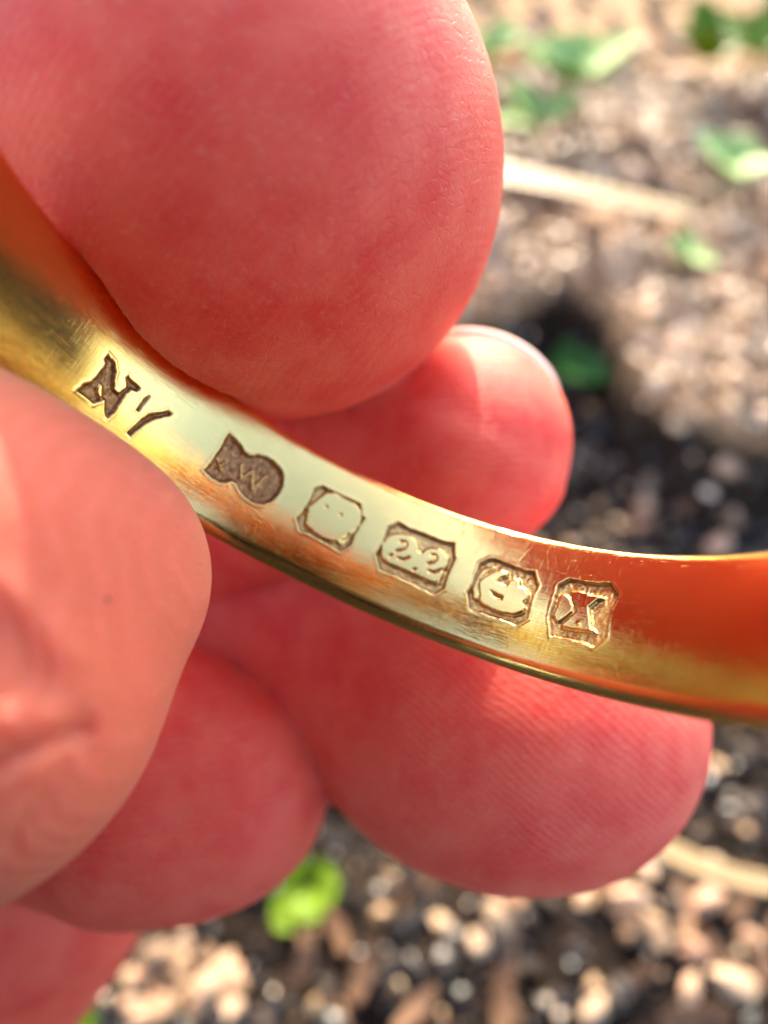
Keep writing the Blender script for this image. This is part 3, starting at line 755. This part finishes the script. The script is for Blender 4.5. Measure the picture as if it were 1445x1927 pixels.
many('bl', 'pebble', [(300, 1790, 2.9), (390, 1875, 3.1), (255, 1850, 2.0), (352, 1775, 2.2), (430, 1815, 1.7), (310, 1895, 2.6), (345, 1835, 2.1), (430, 1905, 2.2), (270, 1915, 1.9), (390, 1800, 1.6), (280, 1830, 1.5)] + [(345 + 105 * math.cos(a) * q, 1850 + 85 * math.sin(a) * q, 0.8 + 1.3 * rnd.random()) for a, q in [(rnd.uniform(0, 6.28), rnd.random() ** .5) for _ in range(22)]],
     'cream pebble in the pale cluster at the bottom, beside the heel of the hand', 'cream pebbles in the cluster beside the hand')
many('bm', 'pebble', [(930, 1730, 3.0), (905, 1770, 2.0), (965, 1700, 1.7)], 'pale pebble directly beneath the lower right finger', 'pale pebbles beneath the lower right finger')
many('br', 'pebble', [(1180, 1690, 2.6), (1230, 1745, 3.2), (1290, 1790, 2.4), (1330, 1700, 2.6), (1370, 1840, 3.2), (1300, 1860, 2.0), (1120, 1900, 2.6), (1410, 1780, 2.4), (1215, 1640, 1.8)],
     'tan pebble on the dark soil below the narrow dry grass blade', 'tan pebbles below the narrow grass blade')
many('hr', 'pebble', [(1290, 775, 3.8), (1270, 660, 2.8), (1230, 590, 3.4), (1275, 840, 2.4)], 'tan pebble on the brink of the shaded hollow', 'pebbles on the brink of the hollow')
many('hr2', 'pebble', [(1390, 720, 3.2), (1420, 650, 3.0), (1350, 560, 3.2), (1430, 930, 3.2), (1400, 830, 3.0), (1310, 560, 2.6), (1435, 780, 2.6), (1360, 640, 2.2)], 'pale pebble at the right edge of the view between the hollow and the mulch', 'pebbles right of the hollow')
many('bank', 'pebble', rand_spots(34, 860, 1480, -60, 520, 2.2, 4.6), 'blurred pale pebble up on the mulch bank', 'pebbles on the mulch bank')
many('bank', 'bark', rand_spots(44, 860, 1480, -60, 560, 4.0, 9.0), 'blurred brown bark chip up on the mulch bank', 'bark chips on the mulch bank')
many('low', 'bark', rand_spots(22, 480, 1480, 1650, 1960, 2.2, 4.4), 'blurred dark bark chip on the bare soil low in the view', 'bark chips on the bare soil')
many('hol', 'bark', rand_spots(5, 1180, 1440, 760, 1000, 2.2, 4.0), 'dim bark chip lying inside the shaded hollow', 'bark chips in the hollow')

# dry grass blades
def straw_material():
    g = NT('straw')
    uv = g.n('TexCoord').outputs['UV']
    st = g.n('TexNoise', {'Vector': g.n('Mapping', {'Vector': uv, 'Scale': (2, 40, 1)}).outputs[0], 'Scale': 2.0, 'Detail': 3.0}).outputs[0]
    g.set('Base Color', g.ramp(st, [(0.3, (0.30, 0.19, 0.08)), (0.7, (0.44, 0.30, 0.14))])); g.set('Roughness', 0.45)
    return g.m
STRAW = straw_material()
def blade(pts, width, label):
    P = np.array(pts, float); n = 24
    t = np.linspace(0, 1, n); tt = np.linspace(0, 1, len(P))
    L = np.stack([np.interp(t, tt, P[:, i]) for i in range(3)], 1)
    for _ in range(3): L[1:-1] = .25 * L[:-2] + .5 * L[1:-1] + .25 * L[2:]
    d = np.gradient(L, axis=0); d /= np.linalg.norm(d, axis=1)[:, None]
    s = np.cross(d, [0, 0, 1]); s /= np.linalg.norm(s, axis=1)[:, None]; up = np.cross(s, d)
    prof = [(-.5, .10), (-.25, .0), (0, -.06), (.25, .0), (.5, .10), (.5, .04), (.25, -.08), (0, -.16), (-.25, -.08), (-.5, .04)]
    V = []; wdt = width * (1 - 0.25 * t)
    for i in range(n):
        for a, b in prof: V.append(L[i] + s[i] * a * wdt[i] + up[i] * b * wdt[i])
    k = len(prof); F = [(i * k + j, i * k + (j + 1) % k, (i + 1) * k + (j + 1) % k, (i + 1) * k + j) for i in range(n - 1) for j in range(k)]
    F += [tuple(range(k))[::-1], tuple(range((n - 1) * k, n * k))]
    o = mesh_obj('dry_grass_blade', V, F, STRAW)
    uv = o.data.uv_layers.new(name='UVMap')
    for lp in o.data.loops: uv.data[lp.index].uv = ((lp.vertex_index // k) / n * 6, (lp.vertex_index % k) / k)
    return tag(o, label, 'straw', 'dry grass blades on the soil')
def lift(x, y, dz):
    gx, gy = gpt(x, y); return (gx, gy, float(ground_h(np.array([gx]), np.array([gy]))[0][0]) + dz)
blade([on_ground(800, 290, 27), on_ground(940, 328, 26.5), on_ground(1120, 365, 26), on_ground(1300, 405, 24)], 6.5, 'wide pale dry grass blade lying level beside the upper finger')
blade([on_ground(1150, 1555, 9), on_ground(1250, 1596, 9), on_ground(1340, 1640, 9), on_ground(1460, 1668, 8), on_ground(1600, 1690, 6)], 2.7, 'narrow tan dry grass blade curving out below the lower right finger')

# seedlings
def leaf_material(name, a, b):
    g = NT(name)
    ob = g.n('TexCoord').outputs['Object']
    v = g.n('TexNoise', {'Vector': ob, 'Scale': 0.5, 'Detail': 4.0}).outputs[0]
    col = g.ramp(v, [(0.3, a), (0.7, b)])
    g.set('Base Color', col); g.set('Roughness', 0.5); g.set('Specular IOR Level', 0.2)
    tr = g.n('BsdfTranslucent', {'Color': g.mix(0.5, col, (0.35, 0.60, 0.03))})
    mx = g.n('MixShader', {0: 0.22, 1: g.b.outputs[0], 2: tr.outputs[0]})
    g.t.links.new(mx.outputs[0], g.t.nodes['Material Output'].inputs[0])
    return g.m
PALE = leaf_material('pale_leaf', (0.19, 0.31, 0.07), (0.36, 0.48, 0.17))
FRESH = leaf_material('fresh_leaf', (0.06, 0.115, 0.002), (0.13, 0.21, 0.005))
SHADE_LEAF = leaf_material('shade_leaf', (0.025, 0.10, 0.02), (0.05, 0.16, 0.03))  # shade of the hollow put into the leaf colour
def leaf_geo(base, direction, length, width, droop, cup=.18):
    d = np.array(direction, float); d /= np.linalg.norm(d)
    s = np.cross(d, [0, 0, 1]); s /= np.linalg.norm(s) + 1e-9; up = np.cross(s, d)
    V = []; n = 7
    for i in range(n):
        t = i / (n - 1); wd = width * .5 * math.sin(math.pi * min(.04 + t * .93, 1)) ** .75
        c = np.array(base) + d * length * t - np.array([0, 0, 1]) * droop * t * t
        for q in (-1, -.5, 0, .5, 1): V.append(c + s * q * wd + up * cup * wd * q * q)
    V2 = [v - up * .12 for v in V]
    k = 5; F = []
    for i in range(n - 1):
        for j in range(k - 1):
            a = i * k + j; F.append((a, a + 1, a + k + 1, a + k)); b = a + n * k; F.append((b, b + k, b + k + 1, b + 1))
    rim = [i * k for i in range(n)] + [(n - 1) * k + j for j in range(1, k)] + [i * k + k - 1 for i in range(n - 2, -1, -1)] + [j for j in range(k - 2, 0, -1)]
    for a, b in zip(rim, rim[1:] + rim[:1]): F.append((b, a, a + n * k, b + n * k))
    return V + V2, F
def seedling(x, y, hgt, leaves, mat, label, spread=5.5, wid=5.0):
    gx, gy = gpt(x, y)
    z0 = float(ground_h(np.array([gx]), np.array([gy]))[0][0])
    root = bpy.data.objects.new('seedling', None); C.objects.link(root); root.location = (gx, gy, z0)
    tag(root, label, 'plant', 'seedlings in the soil')
    V = []; F = []
    for i in range(5):
        for j in range(6):
            V.append((.35 * math.cos(j * 1.047) + .25 * i / 4, .35 * math.sin(j * 1.047), -1 + (hgt + 1) * i / 4))
    F = [(i * 6 + j, i * 6 + (j + 1) % 6, i * 6 + 6 + (j + 1) % 6, i * 6 + 6 + j) for i in range(4) for j in range(6)] + [tuple(range(24, 30))]
    mesh_obj('stem', V, F, mat, root)
    ph0 = rnd.uniform(0, 6)
    for k in range(leaves):
        a = ph0 + k * 6.283 / leaves + rnd.uniform(-.3, .3)
        V, F = leaf_geo((0.2, 0, hgt - .5 + .4 * (k % 3)), (math.cos(a), math.sin(a), rnd.uniform(.35, 1.0)), spread * rnd.uniform(.8, 1.15), wid * rnd.uniform(.85, 1.1), rnd.uniform(.5, 2))
        mesh_obj('leaf', V, F, mat, root)
    return root
seedling(915, 150, 6, 4, PALE, 'pale green seedling at the top, hugging the edge of the upper finger', 11, 8)
seedling(1055, 225, 8, 8, PALE, 'largest pale green seedling, in the middle of the mulch bank', 15, 11)
seedling(1000, 280, 6, 4, PALE, 'pale green seedling between the largest one and the upper finger', 12, 9)
seedling(1300, 170, 7, 5, FRESH, 'yellow green seedling near the top right corner, left of the vivid one', 13, 10)
seedling(1400, 165, 8, 4, FRESH, 'small yellow green seedling just beside the vivid corner plant', 13, 10)
seedling(1455, 135, 9, 5, FRESH, 'vivid green seedling cut by the top right corner of the view', 15, 11)
seedling(1350, 365, 6, 4, PALE, 'small green seedling right of the wide dry grass blade', 10, 8)
seedling(1275, 515, 4, 3, PALE, 'tiny pale seedling below the end of the wide dry grass blade', 6, 5)
seedling(1090, 720, 2, 5, SHADE_LEAF, 'green seedling coloured dark for shade, in the shaded hollow right of the middle finger', 9, 8.5)
seedling(588, 1690, 10, 4, FRESH, 'bright lime seedling below the gap between the two lowest fingers', 5.5, 5)
seedling(150, 1910, 6, 4, FRESH, 'green seedling in the bottom left corner beside the palm', 5.5, 5)
